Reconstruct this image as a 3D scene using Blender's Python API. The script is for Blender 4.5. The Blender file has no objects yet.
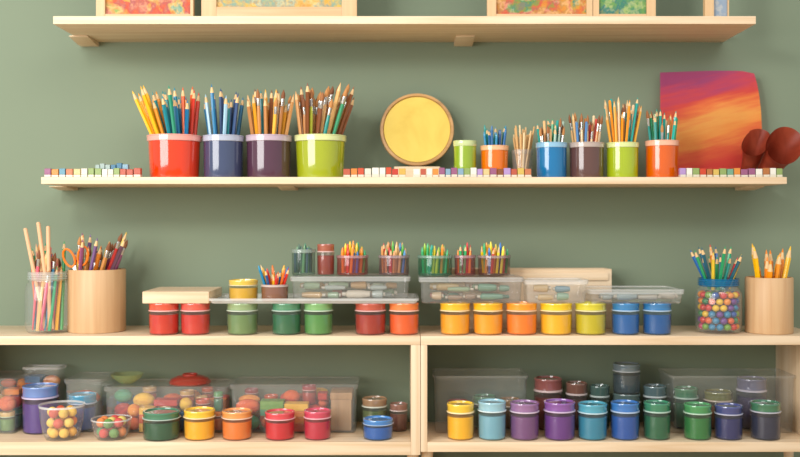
import bpy, bmesh, math, random
from mathutils import Vector, Matrix
random.seed(7)
scene = bpy.context.scene
COL = scene.collection
ZC = 0.70; CY = -2.72; F = 988.0; HY = 222.0
def S(y): return (y - CY) / F
def X(px, y): return (px - 400) * S(y)
def Z(py, y): return ZC - (py - HY) * S(y)

# ---------------------------------------------------------------- materials
def lin(c):
    if isinstance(c, str):
        c = c.lstrip('#'); c = [int(c[i:i+2], 16) / 255 for i in (0, 2, 4)]
    return tuple((v / 12.92 if v <= 0.04045 else ((v + 0.055) / 1.055) ** 2.4) for v in c) + (1.0,)
MATS = {}
def newmat(name):
    m = bpy.data.materials.new(name); m.use_nodes = True
    return m, m.node_tree.nodes, m.node_tree.links, m.node_tree.nodes['Principled BSDF']
def plastic(c, rough=0.3, coat=0.3, metal=0.0, var=0.06):
    k = ('p', c, rough, coat, metal)
    if k in MATS: return MATS[k]
    m, n, l, b = newmat('mat_plastic_' + c.strip('#'))
    tc = n.new('ShaderNodeTexCoord'); no = n.new('ShaderNodeTexNoise'); no.inputs['Scale'].default_value = 18
    l.new(tc.outputs['Object'], no.inputs['Vector'])
    hs = n.new('ShaderNodeHueSaturation'); hs.inputs['Color'].default_value = lin(c); hs.inputs['Saturation'].default_value = 1.04
    mr = n.new('ShaderNodeMapRange'); mr.inputs['To Min'].default_value = 1 - var; mr.inputs['To Max'].default_value = 1 + var
    l.new(no.outputs['Fac'], mr.inputs['Value']); l.new(mr.outputs['Result'], hs.inputs['Value'])
    l.new(hs.outputs['Color'], b.inputs['Base Color'])
    b.inputs['Roughness'].default_value = rough; b.inputs['Metallic'].default_value = metal
    b.inputs['Coat Weight'].default_value = coat; b.inputs['Coat Roughness'].default_value = 0.05
    MATS[k] = m; return m
def wood(c1='#e0c9a9', c2='#cfb18a', axis=0, rough=0.5):
    k = ('w', c1, c2, axis)
    if k in MATS: return MATS[k]
    m, n, l, b = newmat('mat_wood')
    tc = n.new('ShaderNodeTexCoord'); mp = n.new('ShaderNodeMapping')
    sc = [55, 55, 55]; sc[axis] = 2.2; mp.inputs['Scale'].default_value = sc
    no = n.new('ShaderNodeTexNoise'); no.inputs['Scale'].default_value = 1.0; no.inputs['Detail'].default_value = 5
    no.inputs['Distortion'].default_value = 0.4
    cr = n.new('ShaderNodeValToRGB')
    cr.color_ramp.elements[0].color = lin(c2); cr.color_ramp.elements[1].color = lin(c1)
    cr.color_ramp.elements[0].position = 0.3; cr.color_ramp.elements[1].position = 0.62
    l.new(tc.outputs['Object'], mp.inputs['Vector']); l.new(mp.outputs['Vector'], no.inputs['Vector'])
    l.new(no.outputs['Fac'], cr.inputs['Fac']); l.new(cr.outputs['Color'], b.inputs['Base Color'])
    b.inputs['Roughness'].default_value = rough
    MATS[k] = m; return m
def clear(c='#fefefe', op=0.04, rough=0.07, base='#eef1ef'):
    """thin-walled clear plastic: see-through, brighter at grazing angles"""
    k = ('c', c, op, base)
    if k in MATS: return MATS[k]
    m, n, l, b = newmat('mat_clear_plastic')
    tr = n.new('ShaderNodeBsdfTransparent'); tr.inputs['Color'].default_value = lin(c)
    b.inputs['Base Color'].default_value = lin(base); b.inputs['Roughness'].default_value = rough
    lw = n.new('ShaderNodeLayerWeight'); lw.inputs['Blend'].default_value = 0.5
    pw = n.new('ShaderNodeMath'); pw.operation = 'POWER'; pw.inputs[1].default_value = 3.5
    ma = n.new('ShaderNodeMath'); ma.operation = 'MULTIPLY_ADD'; ma.inputs[1].default_value = .8; ma.inputs[2].default_value = .05
    l.new(lw.outputs['Facing'], pw.inputs[0]); l.new(pw.outputs[0], ma.inputs[0])
    gl = n.new('ShaderNodeBsdfGlossy'); gl.inputs['Roughness'].default_value = rough
    m2 = n.new('ShaderNodeMixShader'); mx = n.new('ShaderNodeMixShader')
    l.new(ma.outputs[0], m2.inputs['Fac']); l.new(tr.outputs[0], m2.inputs[1]); l.new(gl.outputs[0], m2.inputs[2])
    mx.inputs['Fac'].default_value = op
    l.new(m2.outputs[0], mx.inputs[1]); l.new(b.outputs[0], mx.inputs[2])
    l.new(mx.outputs[0], n['Material Output'].inputs['Surface'])
    MATS[k] = m; return m
def ramp_mat(name, cols, scale=9, rough=0.6, seed=0.0, detail=4, stretch=(1, 1, 1), dist=1.0, fine=0.0):
    m, n, l, b = newmat(name)
    tc = n.new('ShaderNodeTexCoord'); mp = n.new('ShaderNodeMapping')
    mp.inputs['Location'].default_value = (seed, seed * 2, seed); mp.inputs['Scale'].default_value = stretch
    no = n.new('ShaderNodeTexNoise'); no.inputs['Scale'].default_value = scale; no.inputs['Detail'].default_value = detail
    no.inputs['Distortion'].default_value = dist; no.inputs['Roughness'].default_value = .6
    cr = n.new('ShaderNodeValToRGB'); e = cr.color_ramp.elements
    lo, hi = 0.3, 0.7
    while len(e) < len(cols): e.new(0.5)
    for i, c in enumerate(cols):
        e[i].position = lo + (hi - lo) * i / (len(cols) - 1); e[i].color = lin(c)
    l.new(tc.outputs['Object'], mp.inputs['Vector']); l.new(mp.outputs['Vector'], no.inputs['Vector'])
    l.new(no.outputs['Fac'], cr.inputs['Fac']); out = cr.outputs['Color']
    if fine > 0:
        n2 = n.new('ShaderNodeTexNoise'); n2.inputs['Scale'].default_value = scale * 3; n2.inputs['Detail'].default_value = 6
        l.new(mp.outputs['Vector'], n2.inputs['Vector'])
        c2 = n.new('ShaderNodeValToRGB'); e = c2.color_ramp.elements
        cc = [cols[-1], '#e0d0a8', cols[0], cols[len(cols) // 2], cols[2]]
        while len(e) < len(cc): e.new(.5)
        for i, c in enumerate(cc): e[i].position = .32 + .36 * i / 4; e[i].color = lin(c)
        l.new(n2.outputs['Fac'], c2.inputs['Fac'])
        mx = n.new('ShaderNodeMix'); mx.data_type = 'RGBA'; mx.inputs[0].default_value = fine
        l.new(out, mx.inputs[6]); l.new(c2.outputs['Color'], mx.inputs[7]); out = mx.outputs[2]
    l.new(out, b.inputs['Base Color'])
    b.inputs['Roughness'].default_value = rough
    return m
CLEAR = clear('#fefefe', .05); CLEAR2 = clear('#fefefe', 0.09); FROST = clear('#fcfcfb', 0.34, .12, '#f4f4f0'); GLASS = clear('#fefefe', 0.07, 0.04)
METAL = plastic('#c9c6c0', 0.25, 0.0, 0.9)
WOOD = wood(); WOODV = wood(axis=2)
FRW = wood('#cfae82', '#bd966a', 0); FRWV = wood('#cfae82', '#bd966a', 2)

# ---------------------------------------------------------------- mesh code
def finish(bm, name, mats, smooth=True, ang=35):
    bmesh.ops.recalc_face_normals(bm, faces=bm.faces)
    me = bpy.data.meshes.new(name); bm.to_mesh(me); bm.free()
    for m in (mats if isinstance(mats, (list, tuple)) else [mats]): me.materials.append(m)
    if smooth:
        for p in me.polygons: p.use_smooth = True
        me.set_sharp_from_angle(angle=math.radians(ang))
    return me
def lathe(prof, name, mats, seg=36, fm=None):
    bm = bmesh.new(); rings = []
    for r, z in prof:
        if r < 1e-6: rings.append([bm.verts.new((0, 0, z))])
        else: rings.append([bm.verts.new((r * math.cos(2 * math.pi * i / seg), r * math.sin(2 * math.pi * i / seg), z)) for i in range(seg)])
    for j in range(len(rings) - 1):
        a, b = rings[j], rings[j + 1]
        for i in range(seg):
            k = (i + 1) % seg
            if len(a) == 1 and len(b) == 1: continue
            if len(a) == 1: f = bm.faces.new((a[0], b[i], b[k]))
            elif len(b) == 1: f = bm.faces.new((a[i], a[k], b[0]))
            else: f = bm.faces.new((a[i], a[k], b[k], b[i]))
            if fm: f.material_index = fm[j]
    return finish(bm, name, mats)
def box(sx, sy, sz, name, mat, bev=0.002, seg=2):
    """box with base centre at origin"""
    bm = bmesh.new(); bmesh.ops.create_cube(bm, size=1)
    for v in bm.verts: v.co = Vector((v.co.x * sx, v.co.y * sy, (v.co.z + 0.5) * sz))
    if bev > 0: bmesh.ops.bevel(bm, geom=bm.edges[:], offset=bev, segments=seg, affect='EDGES', profile=0.6)
    return finish(bm, name, mat)
def rrect(levels, name, mat, cs=5, close_start=True, close_end=True):
    """loft of rounded rectangles: levels (halfx, halfy, radius, z)"""
    bm = bmesh.new(); rings = []
    for hx, hy, r, z in levels:
        ring = []
        for q, (cx, cy) in enumerate(((hx - r, hy - r), (-hx + r, hy - r), (-hx + r, -hy + r), (hx - r, -hy + r))):
            for i in range(cs + 1):
                a = math.pi / 2 * (q + i / cs)
                ring.append(bm.verts.new((cx + r * math.cos(a), cy + r * math.sin(a), z)))
        rings.append(ring)
    n = len(rings[0])
    for a, b in zip(rings, rings[1:]):
        for i in range(n): bm.faces.new((a[i], a[(i + 1) % n], b[(i + 1) % n], b[i]))
    if close_start: bm.faces.new(rings[0][::-1])
    if close_end: bm.faces.new(rings[-1])
    return finish(bm, name, mat)

def add(name, me, loc=(0, 0, 0), rot=None, scale=None, parent=None, label=None, cat=None, group=None, kind=None):
    o = bpy.data.objects.new(name, me); COL.objects.link(o)
    o.location = loc
    if rot is not None:
        if hasattr(rot, 'w'): o.rotation_mode = 'QUATERNION'; o.rotation_quaternion = rot
        else: o.rotation_euler = rot
    if scale is not None: o.scale = scale
    if parent: o.parent = parent
    if label: o['label'] = label
    if cat: o['category'] = cat
    if group: o['group'] = group
    if kind: o['kind'] = kind
    return o
def empty(name, loc, label, cat, group=None, rot=None):
    o = add(name, None, loc, rot, label=label, cat=cat, group=group); o.empty_display_size = 0.02; return o
CACHE = {}
def cached(key, fn):
    if key not in CACHE: CACHE[key] = fn()
    return CACHE[key]

# ---------------------------------------------------------------- room
m, n, l, b = newmat('mat_wall_paint')
tc = n.new('ShaderNodeTexCoord'); no = n.new('ShaderNodeTexNoise'); no.inputs['Scale'].default_value = 1.4; no.inputs['Detail'].default_value = 3
cr = n.new('ShaderNodeValToRGB'); cr.color_ramp.elements[0].color = lin('#73806a'); cr.color_ramp.elements[1].color = lin('#7a876f')
cr.color_ramp.elements[0].position = .3; cr.color_ramp.elements[1].position = .7
l.new(tc.outputs['Object'], no.inputs['Vector']); l.new(no.outputs['Fac'], cr.inputs['Fac']); l.new(cr.outputs['Color'], b.inputs['Base Color'])
n2 = n.new('ShaderNodeTexNoise'); n2.inputs['Scale'].default_value = 260
bp = n.new('ShaderNodeBump'); bp.inputs['Strength'].default_value = 0.05; bp.inputs['Distance'].default_value = 0.002
l.new(tc.outputs['Object'], n2.inputs['Vector']); l.new(n2.outputs['Fac'], bp.inputs['Height']); l.new(bp.outputs['Normal'], b.inputs['Normal'])
b.inputs['Roughness'].default_value = 0.8
add('wall_back', box(5.0, 0.1, 2.7, 'wall_back', m, 0), (0, 0.05, 0), kind='structure', label='sage green painted wall')
add('floor', box(5.0, 4.5, 0.1, 'floor', wood('#c9ad86', '#b8986e', 0), 0), (0, -2.25, -0.1), kind='structure', label='pale wooden floor')

# shelves -------------------------------------------------------------
ZT = ZC + 0.515      # top of top shelf
ZM = Z(177, -0.25)   # top of middle shelf
ZB = Z(336, -0.25)   # counter top
ZD = ZC - 0.55       # bottom board top
FY = -0.25
def bracket_mesh(w, d, h):
    bm = bmesh.new()
    pts = [(0, 0), (-d, 0), (-d, -h * .25), (-d * .25, -h), (0, -h)]
    vs = [[bm.verts.new((sx * w / 2, p[0], p[1])) for p in pts] for sx in (-1, 1)]
    bm.faces.new(vs[0]); bm.faces.new(vs[1][::-1])
    for i in range(5): bm.faces.new((vs[0][i], vs[0][(i + 1) % 5], vs[1][(i + 1) % 5], vs[1][i]))
    bmesh.ops.bevel(bm, geom=bm.edges[:], offset=.001, segments=1, affect='EDGES')
    return finish(bm, 'bracket', WOOD)
def shelf(x0, x1, ztop, th, label, brx, bw, bh):
    xa, xb = X(x0, FY), X(x1, FY)
    r = empty('wall_shelf', ((xa + xb) / 2, -0.125, ztop - th), label, 'shelf')
    add('shelf_board', box(xb - xa, 0.25, th, 'shelf_board', WOOD, 0.0015), parent=r)
    for bx in brx:
        add('bracket', bracket_mesh(bw, 0.10, bh), (X(bx, 0) - (xa + xb) / 2, 0.125, 0), parent=r, label='small wooden shelf bracket')
shelf(53, 756, ZT, 0.02, 'long pale birch wall shelf holding framed paintings', [90, 463], 0.05, 0.012)
shelf(41, 787, ZM, 0.0175, 'long thin pale birch wall shelf with cups of pencils', [70, 290, 743], 0.045, 0.008)

def cabinet(x0, x1, bth, tl, tr, label):
    """open cabinet; x0,x1 in front-plane pixels"""
    xa, xb = X(x0, FY), X(x1, FY); w = xb - xa; cx = (xa + xb) / 2
    zb = ZD - bth
    r = empty('open_cabinet', (cx, -0.125, 0), label, 'cabinet')
    tth = 0.0225
    add('top_board', box(w, 0.25, tth, 'top_board', WOOD, 0.0015), (0, 0, ZB - tth), parent=r)
    add('bottom_board', box(w - (tl + tr) * 1.0, 0.25, bth, 'bottom_board', WOOD, 0.0015), ((tl - tr) / 2, 0, zb), parent=r)
    add('side_panel', box(tl, 0.25, ZB - tth - zb, 'side_panel', WOODV, 0.0015), (-w / 2 + tl / 2, 0, zb), parent=r)
    add('side_panel', box(tr, 0.25, ZB - tth - zb, 'side_panel', WOODV, 0.0015), (w / 2 - tr / 2, 0, zb), parent=r)
    for sx in (-1, 1):
        for sy in (-1, 1):
            h = zb
            add('leg', lathe([(0, 0), (.010, 0), (.015, h), (0, h)], 'leg', WOODV, 16), (sx * (w / 2 - .018), sy * .08, 0), parent=r)
cabinet(-60, 420.3, 0.033, 0.022, 0.0235, 'pale birch open cabinet filled with bins and paint jars')
cabinet(420.7, 828, 0.025, 0.0165, 0.036, 'pale birch open cabinet with rows of paint jars')

# ---------------------------------------------------------------- jars
def lighter(c, k):
    c = c.lstrip('#'); return '#' + ''.join('%02x' % int(int(c[i:i+2], 16) * (1 - k) + 255 * k) for i in (0, 2, 4))
def paint_jar(x0, x1, ytop, zb, yc, color, cname, lid=None, where='', group=None, h=None):
    r = (x1 - x0) / 2 * S(yc) * 0.97; cx = X((x0 + x1) / 2, yc)
    if h is None: h = Z(ytop, yc + r * .7) - zb
    lid = lighter(lid, .12) if lid else lighter(color, 0.18)
    root = empty('paint_jar', (cx, yc, zb), '%s plastic paint jar with lid %s' % (cname, where), 'paint jar', group)
    hb = h * 0.74
    # thin translucent shell around the paint
    add('jar_body', lathe([(0, 0), (r * .84, 0), (r * .91, .0015), (r * .945, .006), (r * .96, hb * .5), (r * .965, hb)], 'jar_body', clear(lighter(color, .85), .06, .04, lighter(color, .6)), 40), parent=root)
    hp = hb * .86
    add('paint', lathe([(0, .002), (r * .82, .002), (r * .90, .005), (r * .925, hb * .5), (r * .93, hp - .001), (r * .90, hp), (0, hp - .001)], 'paint', plastic(color, 0.3, .6), 40), parent=root)
    # pale flange between paint and lid
    add('rim', lathe([(r * .80, hb), (r * .985, hb + .0003), (r * 1.0, hb + .001), (r * 1.0, hb + h * .035), (r * .96, hb + h * .042), (r * .80, hb + h * .042)], 'rim', plastic(lighter(color, 0.65), 0.10, 1.0)), parent=root)
    z1 = hb + h * .045
    add('lid', lathe([(0, z1), (r * .93, z1), (r * .95, z1 + .001), (r * .955, h - .006), (r * .97, h - .005), (r * .975, h - .002), (r * .95, h), (r * .86, h), (r * .84, h - .003), (0, h - .003)], 'lid', plastic(lid, 0.12, 1.0)), parent=root)
    return cx, yc, zb + h
W = 'on the cabinet top'
def jars(rows, zb, yc, where, group, h=None):
    for x0, x1, yt, c, nm, *rest in rows:
        paint_jar(x0, x1, yt, zb, yc, c, nm, rest[0] if rest else None, where, group, h)
jars([(148, 180, 304, '#cc3a24', 'orange-red'), (180, 211, 304, '#cb3f31', 'red'), (226, 259, 304, '#75905a', 'muted sage green'),
      (271, 302, 304, '#2c7048', 'emerald green'), (303, 334, 304, '#5c964e', 'grass green'), (354, 387, 304, '#a83624', 'brick red'),
      (388, 420, 304, '#e26a2c', 'orange'), (439, 471, 304, '#eeac1c', 'warm yellow'), (472, 504, 304, '#f0a814', 'golden yellow'),
      (505, 538, 304, '#ee881c', 'amber orange'), (539, 573, 304, '#edbc18', 'bright yellow'), (574, 607, 304, '#c8ba20', 'lime yellow'),
      (611, 640, 304, '#1868a8', 'blue'), (642, 672, 304, '#14609e', 'deep blue')],
     ZB, -0.203, W, 'paint jars lined along the cabinet top', h=0.080)
jars([(446, 475, 401, '#edbc2c', 'yellow'), (477, 507, 399, '#80b2c0', 'pale blue'), (509, 540, 400, '#7c5082', 'mauve purple'),
      (543, 576, 399, '#6c3688', 'violet'), (577, 608, 401, '#328ca4', 'teal blue'), (610, 640, 400, '#1c5aa6', 'blue'),
      (643, 671, 400, '#186844', 'dark green'), (683, 712, 402, '#2a7e3e', 'green'), (714, 743, 403, '#242e68', 'navy blue'),
      (750, 781, 400, '#242c46', 'dark navy', '#2a6042')], ZD, -0.205, 'standing in the open cabinet', 'paint jars in the open cabinet')
jars([(142, 181, 408, '#285e40', 'dark green', '#2e6c4c'), (183, 216, 407, '#edb528', 'yellow'), (221, 253, 408, '#e2863c', 'orange'),
      (264, 296, 409, '#cc303a', 'red'), (303, 332, 408, '#c03048', 'pinkish red'), (362, 394, 416, '#2466ae', 'blue')],
     ZD, -0.205, 'standing in the open cabinet', 'paint jars in front of the bins')

# ---------------------------------------------------------------- cups
def cup(name, x0, x1, ytop, zb, yc, color, cname, cat='cup', rimc=None, taper=.86, group=None, h=None, mat=None, thin=False):
    R = (x1 - x0) / 2 * S(yc); cx = X((x0 + x1) / 2, yc)
    if h is None: h = Z(ytop, yc) - zb
    mat = mat or plastic(color, 0.12, 1.0); t = 0.003; rb = R * taper
    root = empty(name, (cx, yc, zb), cname, cat, group)
    Rt = R * .945
    def rr(z): return rb + (Rt - rb) * z / h
    prof = [(0, 0), (rb - .003, 0), (rb - .0008, .001), (rb, .004), (rr(h * .5), h * .5), (rr(h * .86), h * .86)]
    if not thin: prof += [(Rt - t, h * .86), (rr(h * .5) - t, h * .5), (rb - t, .006), (rb - t - .003, .004), (0, .004)]
    add('cup_body', lathe(prof, 'cup_body', mat, 48), parent=root)
    rm = rimc if rimc is not None else plastic(lighter(color, 0.5), 0.10, 1.0)
    add('rim', lathe([(Rt - t, h * .855), (R * .965, h * .855), (R * .985, h * .865), (R * .985, h * .97), (R, h * .975), (R, h * .99), (R - .001, h), (Rt - t + .0005, h), (Rt - t, h * .99), (Rt - t, h * .855)], 'rim', rm, 48), parent=root)
    return dict(x=cx, y=yc, z=zb + .004, rb=rb - t, rr=Rt - t, zr=zb + h)

def pencil_parts(c, r, lead=None):
    barrel = cached(('barrel', c, r), lambda: lathe([(0, 0), (r, 0), (r, 1)], 'barrel', plastic(c, .35, .3), 6))
    k = r / .0045
    tip = cached(('tip', c, r, lead), lambda: lathe([(r, 0), (r * .98, .0005), (r * .45, .0125 * k), (r * .08, .0195 * k), (0, .020 * k)], 'sharpened_tip', [plastic('#e2bd8a', .6, 0), plastic(lead or c, .4, .1)], 8, [0, 0, 1, 1]))
    return barrel, tip, .020 * k
def brush_parts(c, r):
    handle = cached(('handle', c, r), lambda: lathe([(0, 0), (r * .45, .01), (r * .7, .4), (r, .85), (r * .8, 1)], 'handle', plastic(c, .3, .5), 10))
    fer = cached(('fer', r), lambda: lathe([(r * .8, 0), (r * .85, .002), (r * .82, .006), (r * .95, .018), (r * .9, .019)], 'ferrule', METAL, 10))
    bri = cached(('bri', r, c), lambda: lathe([(r * .85, 0), (r * 1.15, .006), (r * .9, .014), (r * .3, .021), (0, .024)], 'bristles', plastic(random.Random(c).choice(['#9a6640', '#7e5034', '#b98250']), .8, 0), 10))
    return handle, fer, bri
def color_name(h):
    import colorsys
    h = h.lstrip('#'); r, g, b = [int(h[i:i+2], 16) / 255 for i in (0, 2, 4)]
    hh, s, v = colorsys.rgb_to_hsv(r, g, b); hh *= 360
    if s < .2: return 'black' if v < .3 else 'gray' if v < .75 else 'white'
    if hh < 12 or hh > 345: base = 'red'
    elif hh < 42: base = 'orange' if s > .68 and v > .7 else ('tan' if v > .65 else 'brown')
    elif hh < 65: base = 'yellow'
    elif hh < 160: base = 'green'
    elif hh < 195: base = 'teal'
    elif hh < 250: base = 'blue'
    elif hh < 300: base = 'purple'
    else: base = 'pink'
    return ('dark ' if v < .45 and base not in ('brown',) else '') + base
def fill(c, n, ytip, kinds, cols, where, r=.0042, seed=0, rbf=.62, rrf=.9, ylow=12, zfloor=None, twist=.12, lean=0.0, ordered=False):
    rnd = random.Random(seed + 11)
    z0 = (zfloor if zfloor is not None else c['z']) + r * .45 + .0006
    rb = (c['rb'] - r) * rbf; rr = (c['rr'] - r) * rrf
    for i in range(n):
        rho = math.sqrt((i + .5) / n); th = i * 2.39996 + seed
        ztip = Z(ytip + rnd.uniform(0, ylow) + rho * 3, c['y'])
        p0 = Vector((c['x'] + lean + rho * rb * math.cos(th), c['y'] + rho * rb * math.sin(th), z0))
        th2 = th + twist + rnd.uniform(-.1, .1); rj = rho * rnd.uniform(.94, 1.0) if rho > .5 else rho
        p1 = Vector((c['x'] + rj * rr * math.cos(th2), c['y'] + rj * rr * math.sin(th2), c['zr']))
        d = (p1 - p0).normalized(); L = (ztip - z0) / d.z
        tip = p0 + d * L
        if tip.y > -0.012:
            p1.y -= (tip.y + .014) * (c['zr'] - z0) / (ztip - z0); d = (p1 - p0).normalized()
        q = d.to_track_quat('Z', 'Y'); kind = kinds[rnd.randrange(len(kinds))]; col = cols[rnd.randrange(len(cols))]
        if ordered:
            t = (rho * math.cos(th2) * .5 + .5) * len(cols) + rnd.uniform(-1.3, 1.3); col = cols[max(0, min(len(cols) - 1, int(t)))]
        g = '%s %s' % ({'pencil': 'colored pencils', 'brush': 'paintbrushes', 'stick': 'wooden sticks', 'crayon': 'colored crayons'}[kind], where)
        cn = color_name(col)
        if kind == 'pencil':
            ro = empty('colored_pencil', p0, '%s colored pencil, point up, %s' % (cn, where), 'pencil', g, q)
            b_, t_, tl = pencil_parts(col, r)
            add('barrel', b_, (0, 0, 0), scale=(1, 1, L - tl), parent=ro); add('sharpened_tip', t_, (0, 0, L - tl), parent=ro)
        elif kind == 'brush':
            ro = empty('paintbrush', p0, 'paintbrush with %s handle, bristles up, %s' % (cn, where), 'paintbrush', g, q)
            h_, f_, b_ = brush_parts(col, r)
            add('handle', h_, (0, 0, 0), scale=(1, 1, L - .043), parent=ro); add('ferrule', f_, (0, 0, L - .043), parent=ro)
            add('bristles', b_, (0, 0, L - .024), parent=ro)
        elif kind == 'crayon':
            ro = empty('crayon', p0, '%s crayon standing %s' % (cn, where), 'crayon', g, q)
            b_ = cached(('crb', col, r), lambda: lathe([(0, 0), (r, 0), (r, 1), (0, 1)], 'wrapper', plastic(col, .45, .2), 10))
            t_ = cached(('crt', col, r), lambda: lathe([(r * .92, 0), (r * .9, .003), (r * .4, .011), (r * .25, .012), (0, .012)], 'crayon_tip', plastic(lighter(col, .12), .4, .3), 10))
            add('wrapper', b_, (0, 0, 0), scale=(1, 1, L - .012), parent=ro); add('crayon_tip', t_, (0, 0, L - .012), parent=ro)
        else:
            me = cached(('stick', col, r), lambda: lathe([(0, 0), (r * .8, 0), (r, .01), (r, .985), (r * .6, 1), (0, 1)], 'stick', plastic(col, .6, 0), 8))
            add('wooden_stick', me, p0, q, (1, 1, L), label='thin %s wooden stick standing %s' % (cn, where), cat='craft stick', group=g)
yM = -0.165
TAN = ['#b87f4c', '#cf9a62', '#7a4628', '#c4864c', '#dcae72', '#8f5530', '#6a3c24']
c = cup('pencil_cup', 147, 202, 136, ZM, yM, '#d6442a', 'orange-red plastic cup full of colored pencils', taper=.88)
fill(c, 36, 83, ['pencil'], ['#f4be32', '#f0a02c', '#f4b430', '#e8942c', '#3aa05a', '#168486', '#1a7f8a', '#2484a0', '#228a6a', '#1f6f9a', '#d8402f', '#e0602c', '#d8402f'], 'in the orange-red cup', .0053, 1, rbf=.50, rrf=.98, lean=.017, ylow=18, ordered=True)
c = cup('pencil_cup', 202.5, 244.5, 136, ZM, yM, '#3c4662', 'slate blue plastic cup holding blue pencils', taper=.92, rimc=plastic('#a9b0c0', .15, .8))
fill(c, 17, 84, ['pencil'], ['#1f5a9a', '#23739f', '#3a5080', '#1f7fb0', '#9fc2d4', '#2f4a74', '#2a8a90'], 'in the slate blue cup', .0050, 2, rbf=.55, rrf=.94, ylow=18)
c = cup('brush_cup', 245.5, 292.5, 136, ZM, yM, '#4c2c3c', 'dark plum plastic cup full of brushes and pencils', taper=.92, rimc=plastic('#b8a4b0', .15, .8))
fill(c, 32, 87, ['brush', 'pencil', 'pencil'], TAN + ['#e8923c', '#f0b44c', '#e8a43c', '#2a7a80'], 'in the dark plum cup', .0049, 3, rbf=.6, rrf=.98, ylow=18)
c = cup('brush_cup', 294, 347, 136, ZM, yM, '#9aa42a', 'olive lime green plastic cup full of brushes', taper=.88, rimc=plastic('#d0d698', .15, .8))
fill(c, 38, 82, ['brush', 'pencil', 'brush'], TAN + ['#38956a', '#e0762c', '#a8ae3a', '#24867c', '#e8a04c'], 'in the lime green cup', .0051, 4, rbf=.56, rrf=.98, lean=-.012, ylow=17)
# small ones
c = cup('small_cup', 453, 477, 141, ZM, -0.1, '#8faa34', 'small lime green cup standing empty', taper=.92)
c = cup('pencil_cup', 480, 509, 146, ZM, -0.1, '#e2721c', 'small orange cup with blue pencils', taper=.9)
fill(c, 20, 122, ['crayon', 'pencil'], ['#1f5f9a', '#2280a8', '#2f5488', '#28877e', '#3a6a9a'], 'in the small orange cup', .0034, 5, rrf=.97)
c = cup('stick_cup', 511, 534, 150, ZM, -0.1, '#cfc6b0', 'small clear plastic cup with wooden sticks', taper=.85, mat=CLEAR2, rimc=CLEAR2, thin=True)
fill(c, 24, 123, ['stick'], ['#dfba86', '#cfa46c', '#e8cea0'], 'in the small clear cup', .0024, 6, rrf=1.0, rbf=.45)
c = cup('brush_cup', 535.5, 567.5, 143, ZM, yM, '#186c9e', 'blue plastic cup with pencils and brushes', taper=.93)
fill(c, 28, 115, ['brush', 'pencil', 'stick'], ['#dab07a', '#2e9b67', '#c5864c', '#e8caa0', '#2a9a90', '#a8c0b0'], 'in the blue cup', .0034, 7, rrf=.97, ylow=16)
c = cup('brush_cup', 568.5, 604.5, 143, ZM, yM, '#5a3c34', 'dark brown plastic cup with brushes', taper=.93, rimc=plastic('#b0a096', .15, .8))
fill(c, 28, 110, ['brush', 'pencil', 'stick'], ['#dab07a', '#c0493f', '#c5864c', '#e8caa0', '#4c7aaa'], 'in the brown cup', .0034, 8, rrf=.97, ylow=16)
c = cup('pencil_cup', 605.5, 639, 143, ZM, yM, '#9cae2a', 'lime green plastic cup with tall pencils', taper=.93)
fill(c, 32, 96, ['pencil', 'pencil', 'stick', 'brush'], ['#e8922c', '#dab07a', '#2a9a90', '#c5864c', '#e8aa4c', '#e8caa0'], 'in the tall pencil cup', .0035, 9, rbf=.5, rrf=1.0, ylow=16)
c = cup('pencil_cup', 645, 679, 141, ZM, yM, '#d06028', 'orange plastic cup with green and orange pencils', taper=.93)
fill(c, 24, 106, ['pencil', 'pencil', 'brush', 'stick'], ['#2e9b67', '#1f8a80', '#e8922c', '#2faa9a', '#e0d0a8'], 'in the orange cup', .0037, 10, rrf=.98, ylow=16)

# round wooden plate on a low stand, leaning on the wall
R = 37 * S(-.05)
tilt = math.radians(-7)
SH = .036
add('plate_stand', rrect([(.06, .016, .003, 0), (.062, .018, .003, .001), (.062, .018, .003, SH - .001), (.061, .017, .003, SH)], 'plate_stand', WOOD, 3), (X(417, -.06), -.060, ZM), label='low pale wooden block under the round plate', cat='stand')
root = empty('round_wooden_plate', (X(417, -.05), -.056, ZM + SH + .0012 + R * math.cos(tilt)), 'round wooden plate with yellow painted center leaning on wall', 'plate', rot=(math.radians(90) + tilt, 0, 0))
add('plate_rim', lathe([(R * .89, -.004), (R * .97, -.006), (R, 0), (R * .985, .006), (R * .92, .0075), (R * .895, .002), (R * .89, -.004)], 'plate_rim', wood('#bf935c', '#9c7344', 0), 64), parent=root)
add('plate_center', lathe([(0, -.003), (R * .892, -.003), (R * .892, .003), (R * .6, .0015), (0, .001)], 'plate_center', ramp_mat('mat_plate_yellow', ['#ccaa40', '#d8ba4e', '#dcc058'], 6), 64), parent=root)

# paint pans ----------------------------------------------------------
PASTEL = ['#cfc8b8', '#a488b8', '#7a98ac', '#b8704c', '#c4a858', '#84985a', '#ac5440', '#5a8a9c', '#a4683a', '#d8d4c8', '#6a967c', '#8c5474', '#c8b480', '#7a4828', '#ddd8cc', '#bc4630', '#cc8440']
WARM = ['#bc4e34', '#cfc8b8', '#cc7c3c', '#d8d0c0', '#ac543c', '#c4a050', '#b43e30', '#dcd6ca', '#8a5234']
def pan_mesh(w, d, h, c):
    def mk():
        bm = bmesh.new()
        for (sx, sy, z0, z1, mi) in ((w, d, 0, h * .32, 1), (w * .95, d * .95, h * .32, h, 0)):
            r = bmesh.ops.create_cube(bm, size=1)
            for v in r['verts']: v.co = Vector((v.co.x * sx, v.co.y * sy, z0 + (v.co.z + .5) * (z1 - z0)))
            for f in {f for v in r['verts'] for f in v.link_faces}: f.material_index = mi
        bmesh.ops.bevel(bm, geom=bm.edges[:], offset=.0008, segments=1, affect='EDGES')
        return finish(bm, 'paint_pan', [plastic(c, .5, .1), plastic('#ccc4b0', .4, .2)])
    return cached(('pan', round(w, 4), round(h, 4), c), mk)
rnd = random.Random(5)
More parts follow.
